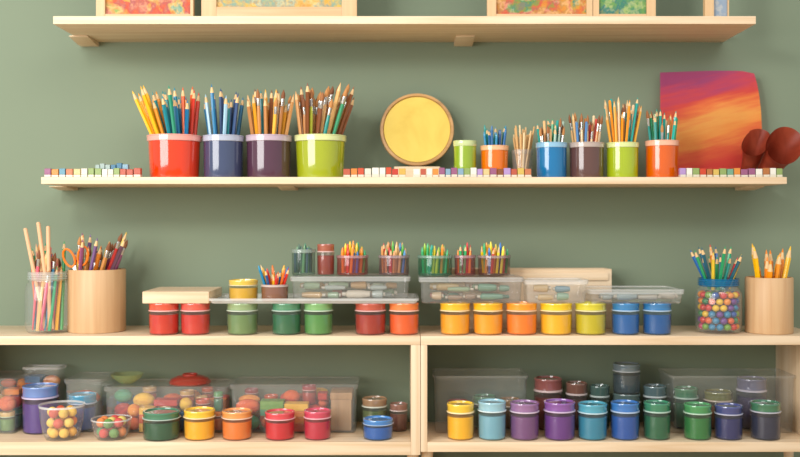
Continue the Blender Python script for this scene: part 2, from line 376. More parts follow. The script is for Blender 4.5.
def pans(px0, px1, y, zb, hp, step, group, cols=PASTEL):
    px = px0
    while px + step <= px1 + .5:
        st = step * rnd.uniform(.85, 1.15)
        w = st * .93 * S(y); w = round(w / .001) * .001; c_ = rnd.choice(cols); h = round(hp * rnd.uniform(.88, 1.04) * S(y) / .001) * .001
        add('paint_pan', pan_mesh(w, .016, h, c_), (X(px + st / 2, y), y, zb),
            label='tiny %s watercolor paint pan on the thin shelf' % color_name(c_), cat='paint pan', group=group)
        px += st
pans(45, 146, -.232, ZM, 8.8, 6.8, 'watercolor pans at the shelf end')
pans(343, 412, -.232, ZM, 9.5, 7.0, 'watercolor pans below the round plate', WARM)
pans(413, 534, -.232, ZM, 9.2, 6.6, 'watercolor pans below the round plate')
pans(679, 785, -.232, ZM, 9, 6.8, 'watercolor pans below the red painting')
pans(96, 128, -.205, ZM, 14, 5.4, 'taller watercolor pans at the shelf end', ['#d2ddd8', '#7fa0af', '#98a8a0', '#3c6f8a'])

# red painting sheet --------------------------------------------------
def sheet():
    y = -.04; bm = bmesh.new(); NX, NZ = 28, 24; g = []
    w = 96 * S(y); h = Z(72, y) - ZM
    for j in range(NZ + 1):
        row = []; v = j / NZ
        for i in range(NX + 1):
            u = i / NX
            bulge = .006 * math.sin(math.pi * v) * u * 2 - .003 * (1 - v) * (1 - u) - .006 * max(0, u - .85) / .15 * v ** 8
            x = (u - .5) * w + bulge
            z = v * h + .004 * math.sin(u * math.pi * .9) * v - .005 * max(0, u - .85) / .15 * v ** 6
            yy = .012 - v * .005 + .005 * math.sin(u * 5.2 + .6) * (.4 + .6 * v) + .02 * (v - .5) * 1
            row.append(bm.verts.new((x, yy - .01, z)))
        g.append(row)
    for j in range(NZ):
        for i in range(NX): bm.faces.new((g[j][i], g[j][i + 1], g[j + 1][i + 1], g[j + 1][i]))
    bmesh.ops.solidify(bm, geom=bm.faces[:], thickness=.0012)
    m, n, l, b = newmat('mat_painting_sunset')
    tc = n.new('ShaderNodeTexCoord'); mp = n.new('ShaderNodeMapping'); mp.inputs['Rotation'].default_value = (0, .22, 0)
    mp2 = n.new('ShaderNodeMapping'); mp2.inputs['Scale'].default_value = (4, 1, 34)
    no = n.new('ShaderNodeTexNoise'); no.inputs['Scale'].default_value = 1.1; no.inputs['Detail'].default_value = 4; no.inputs['Roughness'].default_value = .6
    sp = n.new('ShaderNodeSeparateXYZ'); md = n.new('ShaderNodeMath'); md.operation = 'MULTIPLY_ADD'; md.inputs[1].default_value = .55
    l.new(tc.outputs['Object'], mp.inputs['Vector']); l.new(mp.outputs['Vector'], mp2.inputs['Vector']); l.new(mp2.outputs['Vector'], no.inputs['Vector'])
    l.new(tc.outputs['Generated'], sp.inputs[0])
    dx = n.new('ShaderNodeMath'); dx.operation = 'MULTIPLY_ADD'; dx.inputs[1].default_value = -.25; l.new(sp.outputs['X'], dx.inputs[0]); l.new(sp.outputs['Z'], dx.inputs[2])
    sb = n.new('ShaderNodeMath'); sb.operation = 'SUBTRACT'; sb.inputs[1].default_value = .13
    l.new(no.outputs['Fac'], md.inputs[0]); l.new(dx.outputs[0], sb.inputs[0]); l.new(sb.outputs[0], md.inputs[2])
    cr = n.new('ShaderNodeValToRGB'); e = cr.color_ramp.elements
    cols = [(0, '#e84444'), (.16, '#ea5240'), (.30, '#f27444'), (.42, '#fba650'), (.54, '#fcbc60'), (.66, '#f68a4c'), (.78, '#ea5c50'), (.90, '#d65474'), (1, '#bc5486')]
    while len(e) < len(cols): e.new(.5)
    for i, (p, c_) in enumerate(cols): e[i].position = p; e[i].color = lin(c_)
    l.new(md.outputs[0], cr.inputs['Fac']); l.new(cr.outputs['Color'], b.inputs['Base Color']); b.inputs['Roughness'].default_value = .7
    add('painted_sheet', finish(bm, 'painted_sheet', m), (X(709, y), y, ZM), label='red and orange sunset-like painting on curling sheet leaning on wall', cat='painting')
sheet()

# rolled leather cups at the shelf end ---------------------------------
LEA = ramp_mat('mat_leather', ['#9a3c26', '#b04c32', '#c05c3e'], 14, rough=.4)
LEA_IN = ramp_mat('mat_leather_inside', ['#4a2019', '#5e2a20', '#6e3426'], 14, rough=.6)
def roll(px, y, R, h, d, label, spin=0.0, turns=1.12):
    dv = Vector(d).normalized(); base_r = .5 * R
    zc = ZM + base_r * math.sqrt(max(0, 1 - dv.z ** 2)) + .001
    root = empty('leather_cup', (X(px, y), y, zc), label, 'leather cup', 'curled leather cups at the shelf end', dv.to_track_quat('Z', 'Y'))
    bm = bmesh.new(); NA, NH = 56, 12; g = []
    for j in range(NH + 1):
        v = j / NH; row = []
        for i in range(NA + 1):
            t = i / NA; a = spin + t * 2 * math.pi * turns
            r = R * (.46 + .34 * v ** .7 + .22 * v ** 4) * (1 + .10 * (t - .5)) * (1 + .10 * math.sin(a * 2) * v)
            z = h * v * (1 + .22 * math.sin(a + .7) * v)
            row.append(bm.verts.new((r * math.cos(a), r * math.sin(a), z)))
        g.append(row)
    for j in range(NH):
        for i in range(NA): bm.faces.new((g[j][i], g[j][i + 1], g[j + 1][i + 1], g[j + 1][i]))
    bmesh.ops.solidify(bm, geom=bm.faces[:], thickness=.0022)
    add('cup_wall', finish(bm, 'cup_wall', LEA), parent=root)
    add('cup_base', lathe([(0, 0), (R * .45, 0), (R * .45, .003), (0, .003)], 'cup_base', LEA_IN), parent=root)
roll(767, -.130, .048, .095, (.22, -.70, .66), 'large terracotta brown curled leather cup leaning forward', 2.2)
roll(747, -.085, .036, .100, (.05, -.52, .85), 'tall terracotta brown curled leather cup beside the painting', 1.0)

# frames ---------------------------------------------------------------
def frame(x0, x1, y, bar, rail, cols, seed, label, H=.30, barR=None, sc=13):
    xa, xb = X(x0, y), X(x1, y); w = xb - xa; bl = bar * S(y); br = (barR if barR is not None else bar) * S(y); rl = rail * S(y)
    root = empty('picture_frame', ((xa + xb) / 2, y, ZT), label, 'framed painting', 'framed paintings on the upper shelf')
    t = .018
    add('frame_stile', box(bl, t, H, 'stile', FRWV, .001), (-w / 2 + bl / 2, 0, 0), parent=root)
    add('frame_stile', box(br, t, H, 'stile', FRWV, .001), (w / 2 - br / 2, 0, 0), parent=root)
    add('frame_rail', box(w - bl - br, t, rl, 'rail', FRW, .001), ((bl - br) / 2, 0, 0), parent=root)
    add('frame_rail', box(w - bl - br, t, rl, 'rail', FRW, .001), ((bl - br) / 2, 0, H - rl), parent=root)
    add('painting', box(w - bl - br, .006, H - 2 * rl, 'painting', ramp_mat('mat_painting', cols, sc, seed=seed, detail=7, dist=.2, fine=.25), 0), ((bl - br) / 2, .002, rl), parent=root)
frame(97, 194, -.225, 9, 3.5, ['#1a706c', '#88a02c', '#cc8824', '#b02c18', '#c04c1c', '#ac282c', '#d09824', '#38806c'], 3.1, 'birch framed abstract painting in red and orange', barR=3)
frame(202, 357, -.225, 15, 10.5, ['#b85c24', '#c08010', '#cca024', '#6c9080', '#c8a44c', '#cc8c10', '#ac4412'], 7.7, 'wide birch framed abstract painting in yellow and orange')
frame(487, 592, -.225, 9, 3.5, ['#2a7056', '#c08a10', '#c04c1c', '#cc8420', '#bc7414', '#b83a30', '#5c8028', '#286c60'], 12.4, 'birch framed abstract painting in orange and yellow', barR=6)
frame(592.5, 655, -.225, 6, 3.5, ['#10546c', '#347844', '#6c942a', '#206c5c', '#a49428', '#286c78'], 18.2, 'narrow birch framed abstract painting in green and blue', barR=9)
frame(704, 728, -.225, 9, 1, ['#76869a', '#8494a4', '#7f8e9c'], 1.2, 'slim canvas with birch edge and grayish blue surface', barR=1)

# ---------------------------------------------------------------- clear boxes
def bin_(x0, x1, zb, h, y0, y1, label, lid=True, name='storage_bin', mat=None, lidmat=None, cat='storage box', flare=.004):
    yf = y0
    xa, xb = X(x0, yf), X(x1, yf); hx = (xb - xa) / 2; hy = (y1 - y0) / 2; t = .002; r = .012; mat = mat or CLEAR
    root = empty(name, ((xa + xb) / 2, (y0 + y1) / 2, zb), label, cat)
    hh = h - (.006 if lid else 0); f = flare
    add('bin_body', rrect([(hx - f - .003, hy - f - .003, r - .003, 0), (hx - f, hy - f, r, .003), (hx - f * .4, hy - f * .4, r, hh - .006)], 'bin_body', mat, close_end=False), parent=root)
    fo = .0025
    add('bin_rim', rrect([(hx - f * .4 - .0005, hy - f * .4 - .0005, r, hh - .006), (hx + fo, hy + fo, r + .001, hh - .006), (hx + fo, hy + fo, r + .001, hh), (hx - f * .4 - .003, hy - f * .4 - .003, r - .001, hh)], 'bin_rim', lidmat or FROST, close_start=False, close_end=False), parent=root)
    if lid:
        add('lid', rrect([(hx + .003, hy + .003, r, hh + .0004), (hx + .003, hy + .003, r, h - .001), (hx + .001, hy + .001, r, h), (hx - .008, hy - .008, r, h), (hx - .01, hy - .01, r, h - .002)], 'lid', lidmat or CLEAR2, close_start=False), parent=root)
    return (xa + xb) / 2
ZJ = ZB + .0803        # top of the jars
add('wooden_plank', rrect([(.083, .09, .003, 0), (.084, .091, .003, .001), (.084, .091, .003, .029), (.083, .09, .003, .030)], 'wooden_plank', WOOD, 2),
    (X(142, -.24) + .084, -.148, ZJ), label='short thick pale wooden plank resting on two red paint jars', cat='plank')
TRAYM = clear('#fafaf8', 0.42, .08, '#f2f1ec')
bin_(209, 418, ZJ, .013, -.245, -.06, 'long shallow frosted plastic tray resting on paint jars', lid=False, mat=TRAYM, lidmat=TRAYM, name='shallow_tray', cat='tray', flare=.002)
ZTr = ZJ + .003
BOXM = clear('#fefefe', .08, .04, '#f0f2ee')
LIDM = clear('#fcfcfb', 0.26, .05, '#f8f8f4')
bin_(291, 409.5, ZTr, .064, -.225, -.075, 'low clear plastic storage box with frosted lid', lidmat=LIDM, mat=BOXM)
bin_(420, 523, ZJ, .066, -.240, -.095, 'low clear plastic storage box resting on yellow jars', lidmat=LIDM, mat=BOXM)
bin_(526, 588, ZJ, .060, -.240, -.155, 'small clear plastic box resting on paint jars', mat=BOXM, lidmat=LIDM)
bin_(591, 684, ZJ, .036, -.245, -.10, 'shallow clear plastic box with lid resting on blue jars', lidmat=LIDM, mat=BOXM)
def crate(x0, x1, y0, y1, h, label):
    xa, xb = X(x0, y0), X(x1, y0); hx = (xb - xa) / 2; hy = (y1 - y0) / 2
    root = empty('wooden_crate', ((xa + xb) / 2, (y0 + y1) / 2, ZB), label, 'crate')
    add('crate_body', rrect([(hx - .001, hy - .001, .003, 0), (hx, hy, .003, .001), (hx, hy, .003, h - .001), (hx - .001, hy - .001, .003, h), (hx - .008, hy - .008, .002, h), (hx - .008, hy - .008, .002, .008)], 'crate_body', WOOD, 2), parent=root)
    add('batten', box(hx * 1.9, .006, .02, 'batten', WOOD, .001), (0, -hy - .003, h - .03), parent=root)
crate(450, 612, -.083, -.015, Z(269, -.083) - ZB, 'long pale wooden crate standing behind the paint jars')
def tube(px, y, zb, L, r, rotz, c_, where, group):
    def mk_b(): return lathe([(r * .15, 0), (r * .75, .001), (r, L * .35), (r, L * .8), (r * .5, L * .86), (r * .45, L * .88), (0, L * .88)], 'tube_body', plastic(c_, .35, .4), 14)
    def mk_c(): return lathe([(0, L * .88), (r * .55, L * .88), (r * .5, L), (0, L)], 'tube_cap', plastic('#b8b0a0', .4, .2), 12)
    root = empty('paint_tube', (X(px, y), y, zb + r), '%s paint tube lying %s' % (color_name(c_), where), 'paint tube', group, (0, math.radians(90), rotz))
    add('tube_body', cached(('tb', c_, L, r), mk_b), parent=root); add('tube_cap', cached(('tcap', L, r), mk_c), parent=root)
rnd = random.Random(9)
def tubes(px0, px1, y0, rows, layers, zb, L0, r0, cols, where, group):
    """irregular paint tubes lying side-to-side, stacked in layers"""
    for ly in range(layers):
        for rw in range(rows):
            y = y0 + rw * (2 * r0 + .004); px = px0 + rnd.uniform(0, 6)
            while True:
                L = L0 * rnd.choice([.55, .8, 1.0, 1.2]); r = r0 * rnd.choice([.6, .8, 1.0])
                if px + L / S(y) > px1: break
                if rnd.random() < .85 or ly == 0:
                    flip = rnd.random() < .5; yaw = rnd.uniform(-.07, .07)
                    tube(px if not flip else px + L / S(y), y, zb + ly * (2 * r0 + .0003), L, r, (math.pi if flip else 0) + yaw, rnd.choice(cols), where, group)
                px += (L + rnd.uniform(.002, .006)) / S(y)
tubes(299, 402, -.150, 3, 2, ZTr + .0035, .062, .0105, ['#b0a488', '#94a08c', '#c0b6a4', '#a87060', '#98a098', '#a87a5c', '#84987c', '#b8986c'], 'inside the clear box', 'paint tubes in the low clear box')
tubes(428, 517, -.165, 3, 2, ZJ + .0035, .056, .0105, ['#b09a7c', '#6c8a78', '#c0b6a4', '#648a74', '#a06c60', '#ac9468', '#84987c', '#8a7460'], 'inside the clear box', 'paint tubes in the box on yellow jars')
tubes(533, 584, -.190, 1, 2, ZJ + .0035, .045, .0105, ['#74909c', '#b8a078', '#a87c6c', '#84a08a'], 'inside the small clear box', 'paint tubes in the small clear box')
tubes(598, 680, -.17, 3, 1, ZJ + .0035, .05, .009, ['#aca698', '#98a09c', '#b8b0a0', '#94a4a4'], 'inside the shallow box', 'paint tubes in the shallow box')

# jars and cups on the tier
paint_jar(228, 259, 279, ZTr, -.20, '#d2ac34', 'mustard yellow', where='on the shallow tray')
c = cup('pencil_cup', 260.5, 289, 284, ZTr, -.20, '#7c5644', 'small brown cup with blue and orange pencils', taper=.93)
fill(c, 22, 262, ['pencil', 'crayon'], ['#1f5f9a', '#e0702a', '#2280a8', '#2f5488', '#e8b03c', '#c8352f', '#e2c9a0'], 'in the small brown cup', .0036, 12, rbf=.5, rrf=1.0)
ZL = ZTr + .0643; ZL2 = ZJ + .0663
SM = clear('#f0f6f2', .28, .07, '#5a7464')
c = cup('storage_cup', 291, 316, 249, ZL, -.15, '#4f6456', 'smoky green translucent plastic cup holding dark pens', taper=.93, mat=SM, rimc=clear('#f4f8f4', .4, .07, '#a8b8ac'), thin=True)
fill(c, 18, 242, ['crayon'], ['#2e7b57', '#2a3a3a', '#3a5a4a', '#6a9a6a', '#2f4f6a'], 'in the smoky green cup', .0036, 19, rbf=.9, rrf=.95, ylow=5)
paint_jar(316.5, 335, 244, ZL, -.15, '#903c28', 'rust red', where='on a clear box')
tier = [(336, 369, ZL, '#a04440', 'dark red', ['#d2402f', '#f0923c', '#2ea867', '#2470b8', '#ffd63a', '#e8c83a']),
        (378, 410, ZL, '#80585c', 'dark plum', ['#38a867', '#d5965c', '#d2403f', '#4c8ac0', '#e8b87c', '#5fb04a']),
        (417, 453, ZL2, '#357a58', 'dark green', ['#38a867', '#3fba6a', '#9ac84a', '#1f9a80', '#f0923c', '#e8d84a']),
        (454, 476, ZL2, '#904048', 'wine red', ['#38a867', '#d2403f', '#e05a8a', '#f0923c']),
        (477, 511, ZL2, '#704840', 'dark brown', ['#ffd63a', '#38a867', '#f0a23c', '#d8453f', '#2f6fc0', '#f0e04a'])]
for i, (x0, x1, zb, col, nm, cols) in enumerate(tier):
    c = cup('pencil_cup', x0, x1, 255, zb, -.15, col, '%s translucent plastic cup packed with small crayons' % nm, taper=.95, mat=clear(lighter(col, .8), .26, .06, col), rimc=clear(lighter(col, .85), .4, .06, lighter(col, .5)), thin=True)
    fill(c, 26 if x1 - x0 > 25 else 14, 240, ['crayon', 'crayon', 'pencil'], cols, 'in the %s cup' % nm, .0036, 20 + i, rbf=.88, rrf=1.0, ylow=9)

# glass jars ---------------------------------------------------------
def glass_jar(x0, x1, ytop, yc, zb, label, rimmat=None):
    R = (x1 - x0) / 2 * S(yc); h = Z(ytop, yc) - zb; cx = X((x0 + x1) / 2, yc)
    root = empty('glass_jar', (cx, yc, zb), label, 'jar')
    add('jar_body', lathe([(0, 0), (R * .78, 0), (R * .91, .005), (R * .975, .014), (R, .028), (R, h * .66), (R * .98, h * .73), (R * .92, h * .79), (R * .84, h * .83), (R * .82, h * .86)], 'jar_body', GLASS, 56), parent=root)
    prof = [(R * .825, h * .85)]
    for k in range(3):
        z0 = h * (.865 + k * .038)
        prof += [(R * .85, z0), (R * .90, z0 + h * .010), (R * .90, z0 + h * .020), (R * .85, z0 + h * .030)]
    prof += [(R * .87, h * .985), (R * .90, h), (R * .85, h)]
    add('screw_rim', lathe(prof, 'screw_rim', rimmat or clear('#fcfefd', .4, .05, '#d4dcd8'), 56), parent=root)
    return dict(x=cx, y=yc, z=zb + .005, rb=R * .91, rr=R * .81, zr=zb + h)
c = glass_jar(26, 70, 271, -.17, ZB, 'clear glass jar packed with colored pencils and sticks')
fill(c, 32, 236, ['pencil', 'pencil', 'stick', 'brush'], ['#e06a7a', '#d2403f', '#2e9b67', '#d8a080', '#e0b87c', '#e87a4a', '#7a5aa0', '#f0b43c', '#3f8ab0', '#d8607a', '#d89878', '#3aa05a'], 'in the glass jar', .0046, 37, rbf=.85, rrf=1.0, ylow=32, twist=.6)
for k, (pxb, pxt, pyt) in enumerate([(45, 25, 228), (52, 38, 222), (49, 48, 226)]):
    p0 = Vector((X(pxb, -.20), -.196, ZB + .012)); p1 = Vector((X(pxt, -.215), -.214, Z(pyt, -.215)))
    d = p1 - p0
    me = cached(('stick', 'long'), lambda: lathe([(0, 0), (.004, 0), (.005, .01), (.005, .99), (.003, 1), (0, 1)], 'stick', plastic('#d8ac84', .6, 0), 10))
    add('wooden_stick', me, p0, d.to_track_quat('Z', 'Y'), (1, 1, d.length), label='long pinkish tan wooden stick leaning in the glass jar', cat='craft stick', group='long wooden sticks in the glass jar')
def wood_cup(x0, x1, ytop, yc, label):
    R = (x1 - x0) / 2 * S(yc); h = Z(ytop, yc) - ZB; cx = X((x0 + x1) / 2, yc); t = .006
    add('wooden_cup', lathe([(0, 0), (R - .003, 0), (R - .001, .001), (R, .004), (R, h - .003), (R - .002, h), (R - t + .001, h), (R - t, h - .002), (R - t, .008), (0, .008)], 'wooden_cup', wood('#cba67a', '#bd9266', 2), 56),
        (cx, yc, ZB), label=label, cat='pencil holder')
    return dict(x=cx, y=yc, z=ZB + .008, rb=R - t, rr=R - t, zr=ZB + h)
c = wood_cup(69, 125, 269, -.135, 'plain wooden cylinder holder with brushes and scissors')
fill(c, 30, 229, ['brush', 'pencil', 'pencil'], ['#e8b04c', '#8b4a6a', '#d2403f', '#f0c85a', '#6a4a7a', '#dab07c', '#c5864c', '#5a3a4a', '#e88a3a'], 'in the wooden cylinder holder', .0049, 41, rbf=.42, rrf=.97, twist=.4, ylow=24, lean=-.032)
def scissors(x, y, z):
    root = empty('scissors', (x, y, z), 'scissors with orange handles standing in the wooden holder', 'scissors', rot=(0, math.radians(-8), 0))
    for s in (-1, 1):
        bm = bmesh.new(); N = 28; M = 8
        rings = []
        for i in range(N):
            a = 2 * math.pi * i / N; cx_, cz = math.cos(a) * .013, math.sin(a) * .024
            nrm = Vector((math.cos(a) * .024, 0, math.sin(a) * .013)).normalized(); ring = []
            for j in range(M):
                b_ = 2 * math.pi * j / M
                p = Vector((cx_, 0, cz)) + nrm * (.0030 * math.cos(b_)) + Vector((0, .0030 * math.sin(b_), 0)); ring.append(bm.verts.new(p))
            rings.append(ring)
        for i in range(N):
            for j in range(M): bm.faces.new((rings[i][j], rings[(i + 1) % N][j], rings[(i + 1) % N][(j + 1) % M], rings[i][(j + 1) % M]))
        add('handle', finish(bm, 'handle', plastic('#ea7a2a', .35, .4)), (s * .018, 0, .185), (0, math.radians(s * 16), 0), parent=root)
        add('blade', box(.009, .0015, .165, 'blade', METAL, .0004, 1), (s * -.001, s * .001, 0), (0, math.radians(s * 3), 0), parent=root)
scissors(X(86, -.186), -.186, ZB + .012)

# right bead jar
c = glass_jar(696, 741, 278, -.17, ZB, 'clear glass jar with blue rim filled with colorful beads', clear('#d0e8f8', .7, .06, '#1a74a4'))
rnd = random.Random(3); BR = .0092
BC = ['#c02c20', '#d8801c', '#1c7498', '#18703a', '#d8b01c', '#602a78', '#1a4890', '#b83860', '#68922c', '#d0561c']
zz = c['z'] + BR + .003; lay = 0
Rin = c['rb'] - BR - .001
while zz < ZB + .100:
    rad = Rin
    while rad > -.001:
        cnt = max(1, int(2 * math.pi * rad / (2 * BR + .0003))) if rad > BR * .8 else 1
        if rad <= BR * .8: rad = 0
        for k in range(cnt):
            a = 2 * math.pi * k / cnt + lay * .22
            bc = rnd.choice(BC)
            me = cached(('bead', bc), lambda: lathe([(0, -BR)] + [(BR * math.sin(math.pi * t / 10), -BR * math.cos(math.pi * t / 10)) for t in range(1, 10)] + [(0, BR)], 'bead', plastic(bc, .35, .3), 20))
            add('bead', me, (c['x'] + rad * math.cos(a), c['y'] + rad * math.sin(a), zz), scale=(1, 1, rnd.uniform(.85, 1)), label='%s glossy round bead in the glass jar' % color_name(bc), cat='bead', group='round beads in the glass jar')
        rad -= 2 * BR + .0005
        if rad < Rin - 3.5 * BR and lay > 0: break
    zz += BR * 2 - .0022; lay += 1
zt0 = zz - BR + .001
fill(dict(c, rb=c['rb'] * .8), 20, 243, ['pencil'], ['#1f5fa0', '#2e9b67', '#e8862c', '#2a9a90', '#3c7ab0', '#d2403f', '#e8c84a', '#205a6a'], 'in the bead jar', .0044, 51, rbf=.7, rrf=.98, zfloor=zt0 + .003, ylow=12)
c = wood_cup(746, 792, 277, -.17, 'plain wooden cylinder holder with yellow and blue pencils')
fill(c, 11, 240, ['pencil'], ['#f4bc2c', '#f8d03a', '#f0962c', '#1f6fb0', '#f4bc2c', '#f08a2c', '#f8c830'], 'in the pencil holder', .0068, 64, rbf=.35, rrf=1.0, ylow=20, twist=.5)

# ---------------------------------------------------------------- cabinet right: back row
jars([(533, 563, 376, '#6c2c22', 'rust brown', '#7c403a'), (565, 588, 381, '#5a3022', 'brown red'), (589, 610, 384, '#264c3c', 'dark green', '#304a42'),
      (642.5, 667, 384, '#324c4a', 'slate green', '#40565a')],
     ZD, -.085, 'behind the bright jars', 'jars in the second row of the cabinet')
jars([(673, 699, 386, '#1e5c34', 'green'), (703, 733, 389, '#78481c', 'amber brown', '#606030'), (736, 767, 376, '#403254', 'grayish purple', '#50506a')],
     ZD + .0032, -.085, 'inside the clear bin', 'dark jars inside a clear bin')
x_, y_, zt = paint_jar(612, 641, 0, ZD, -.085, '#2e4440', 'smoky green', where='under another jar', h=.095, group='stacked smoky jars')
paint_jar(612, 641, 0, zt + .0003, -.085, '#3c4c50', 'smoky gray', where='stacked on another jar', h=.078, lid='#5c6c70', group='stacked smoky jars')
bin_(671, 796, ZD, .150, -.15, -.018, 'clear plastic bin holding dark paint jars', lid=False, lidmat=CLEAR2)
bin_(434, 528, ZD, .150, -.15, -.018, 'tall clear plastic bin with a few jars inside', lid=False, lidmat=CLEAR2)
jars([(446, 470, 399, '#98342a', 'red'), (472, 497, 394, '#426e4a', 'sage green'), (499, 521, 397, '#785024', 'amber')], ZD + .0032, -.085, 'inside the tall clear bin', 'jars inside the tall clear bin')

# ---------------------------------------------------------------- cabinet left: bins
def yarn(x, y, zb, r, cols, seed, label, sc=(1, 1, .9), group='yarn balls in the cabinet'):
    bm = bmesh.new(); bmesh.ops.create_uvsphere(bm, u_segments=28, v_segments=18, radius=r)
    rn = random.Random(seed)
    ax = [Vector((rn.uniform(-1, 1), rn.uniform(-1, 1), rn.uniform(-1, 1))).normalized() for _ in range(3)]
    for v in bm.verts:
        d = v.co.normalized(); k = max(range(3), key=lambda i: abs(d.dot(ax[i])))
        v.co *= .97 + .03 * math.sin(d.dot(ax[(k + 1) % 3]) * 20)
    zmin = min(v.co.z for v in bm.verts)
    me = finish(bm, 'yarn_ball', ramp_mat('mat_yarn', cols, 34, seed=seed, stretch=(1, .6, 1.6), rough=.8), ang=180)
    add('yarn_ball', me, (x, y, zb - zmin * sc[2] + .0003), scale=sc, label=label, cat='yarn ball', group=group)
def felt(x, y, zb, w, d, h, col, col2, where):
    """folded felt stack: layered rounded fold"""
    bm = bmesh.new(); N = 4; pts = []
    for k in range(N):
        z0 = h * k / N; z1 = h * (k + 1) / N - .0006
        for a in range(7):
            t = -math.pi / 2 + math.pi * a / 6
            pts.append((w / 2 - (z1 - z0) / 2 + math.cos(t) * (z1 - z0) / 2, (z0 + z1) / 2 + math.sin(t) * (z1 - z0) / 2))
    left = [(-w / 2, h), (-w / 2, 0)]
    prof = pts + left
    vs = [[bm.verts.new((p[0], sy * d / 2, p[1])) for p in prof] for sy in (-1, 1)]
    bm.faces.new(vs[0]); bm.faces.new(vs[1][::-1]); K = len(prof)
    for i in range(K): bm.faces.new((vs[0][i], vs[0][(i + 1) % K], vs[1][(i + 1) % K], vs[1][i]))
    add('folded_felt', finish(bm, 'folded_felt', ramp_mat('mat_felt', [col, col2], 40, rough=.95, stretch=(.3, .3, 3))), (x, y, zb), label='%s folded felt %s' % (color_name(col), where), cat='felt', group='folded felt ' + where)
def pile(px0, px1, ya, yb, zb, ztop, pal, where, seed, r0=.021, balls=.22):
    """columns of mixed craft supplies: yarn balls, folded felt and small jars"""
    rn = random.Random(seed); y = ya
    xe = X(px1, ya)
    while y + 2 * r0 <= yb + .0005:
        x = X(px0, ya)
        while x < xe - .02:
            w = min(rn.uniform(.034, .068), xe - x)
            if xe - x - w < .022: w = xe - x
            z = zb; top = ztop - rn.uniform(0, .035)
            while z < top - .014:
                cs = rn.choice(pal); rem = top - z; u = rn.random()
                if u < balls and rem > .024:
                    k = min(w / 2 - .0006, r0 - .0006, rem / 2)
                    yarn(x + w / 2, y + r0, z, k, cs, rn.randint(0, 999), '%s yarn ball %s' % (color_name(cs[0]), where), ((w / 2 - .0006) / k, 1, 1), 'yarn balls ' + where); z += 2 * k + .0006
                elif u < .60:
                    h = min(rem, rn.uniform(.010, .024)); felt(x + w / 2, y + r0, z, w - .002, 2 * r0 - .002, h, cs[0], cs[1], where); z += h + .0004
                elif rem > .035:
                    h = min(rem, .050); hw = min(w, 2 * r0) * .49 / S(y + r0); cxp = (x + w / 2) / S(y + r0) + 400
                    paint_jar(cxp - hw, cxp + hw, 0, z, y + r0, cs[0], color_name(cs[0]), lid=rn.choice([cs[2], cs[0], '#c8a060']), where=where, group='small jars ' + where, h=h); z += h + .0004
                else: break
            x += w
        y += 2 * r0
def tub(x0, x1, ytop, y, label):
    R = (x1 - x0) / 2 * S(y); h = Z(ytop, y) - ZD; cx = X((x0 + x1) / 2, y)
    root = empty('clear_tub', (cx, y, ZD), label, 'tub', 'round clear tubs on the bottom board')
    add('tub_body', lathe([(0, 0), (R * .7, 0), (R * .85, h * .2), (R * .97, h * .6), (R, h * .95)], 'tub_body', CLEAR2), parent=root)
    add('tub_rim', lathe([(R - .001, h * .94), (R + .0015, h * .94), (R + .0015, h), (R - .002, h), (R - .001, h * .94)], 'tub_rim', FROST), parent=root)
def tub_fill(px, y, r, n, cols, seed, where):
    """small pompoms piled inside a round tub"""
    rn = random.Random(seed); cx = X(px, y); z = ZD + .004; lay = 0; k = 0
    while k < n:
        for (rad, cnt) in ((r, 6), (0, 1)):
            for j in range(cnt):
                if k >= n: return
                q = .0125; a = 2 * math.pi * j / max(1, cnt) + lay * .5
                cs = rn.choice(cols)
                yarn(cx + rad * math.cos(a), y + rad * math.sin(a), z, q, [cs, lighter(cs, .15)], rn.randint(0, 999), '%s small pompom %s' % (color_name(cs), where), (1, 1, 1), 'pompoms ' + where); k += 1
        z += .0252; lay += 1
tub(40, 84, 404, -.205, 'round clear tub holding yellow and orange pompoms')
tub_fill(62, -.205, .0255, 21, ['#e0a030', '#d8702a', '#e8c050', '#c84830', '#e8b840'], 2, 'in the round tub')
tub(92, 131, 418, -.205, 'small clear tub holding green and red pompoms')
tub_fill(111.5, -.205, .0255, 14, ['#5f8a40', '#c84038', '#d8c060', '#4f8a50', '#d87838'], 5, 'in the small tub')
RED = [['#b83a24', '#d8602a', '#c84a24'], ['#d46a24', '#e89840', '#c04a1c'], ['#a82c2a', '#c84030', '#902430'], ['#d8a030', '#e8b840', '#c8882a'], ['#c84a28', '#d86a40', '#b83a20']]
GRN = [['#2c7a58', '#4a9070', '#3a8048'], ['#5a8a34', '#7a9a48', '#4a7a30']]
BLU = [['#3a6ea0', '#5a88b0', '#2c6090'], ['#7a4a92', '#9060a4', '#6a3a82']]
MIX = RED + GRN + BLU
HAZE = clear('#fdfefd', .11, .1, '#dfe4de')
bin_(104, 226, ZD, .122, -.152, -.018, 'wide low clear plastic bin packed with orange and red supplies', lidmat=CLEAR2, mat=HAZE)
pile(107, 222, -.146, -.018, ZD + .0035, ZD + .112, RED + RED + GRN[:1] + BLU[:1], 'in the large bin', 25)
zl = ZD + .1225
root = empty('shallow_dish', (X(190, -.09), -.09, zl), 'translucent red dish upturned on the clear bin', 'dish')
REDT = clear('#f8c8c0', .45, .08, '#c04034')
add('dish_body', lathe([(.052, 0), (.054, 0), (.055, .003), (.048, .012), (.03, .019), (0, .021)], 'dish_body', REDT), parent=root)
add('dish_foot', lathe([(.018, .0195), (.02, .0195), (.02, .024), (.018, .024), (.018, .0195)], 'dish_foot', REDT), parent=root)
root = empty('shallow_bowl', (X(127, -.09), -.09, zl), 'low translucent green bowl resting on the clear bin', 'bowl')
add('bowl_body', lathe([(0, 0), (.02, 0), (.022, .002), (.038, .014), (.043, .024), (.041, .024)], 'bowl_body', clear('#f4f8ec', .35, .07, '#a8b87a')), parent=root)
bin_(-44, 16, ZD, .145, -.16, -.02, 'clear plastic bin filled with colorful yarn and felt', lidmat=CLEAR2, mat=HAZE)
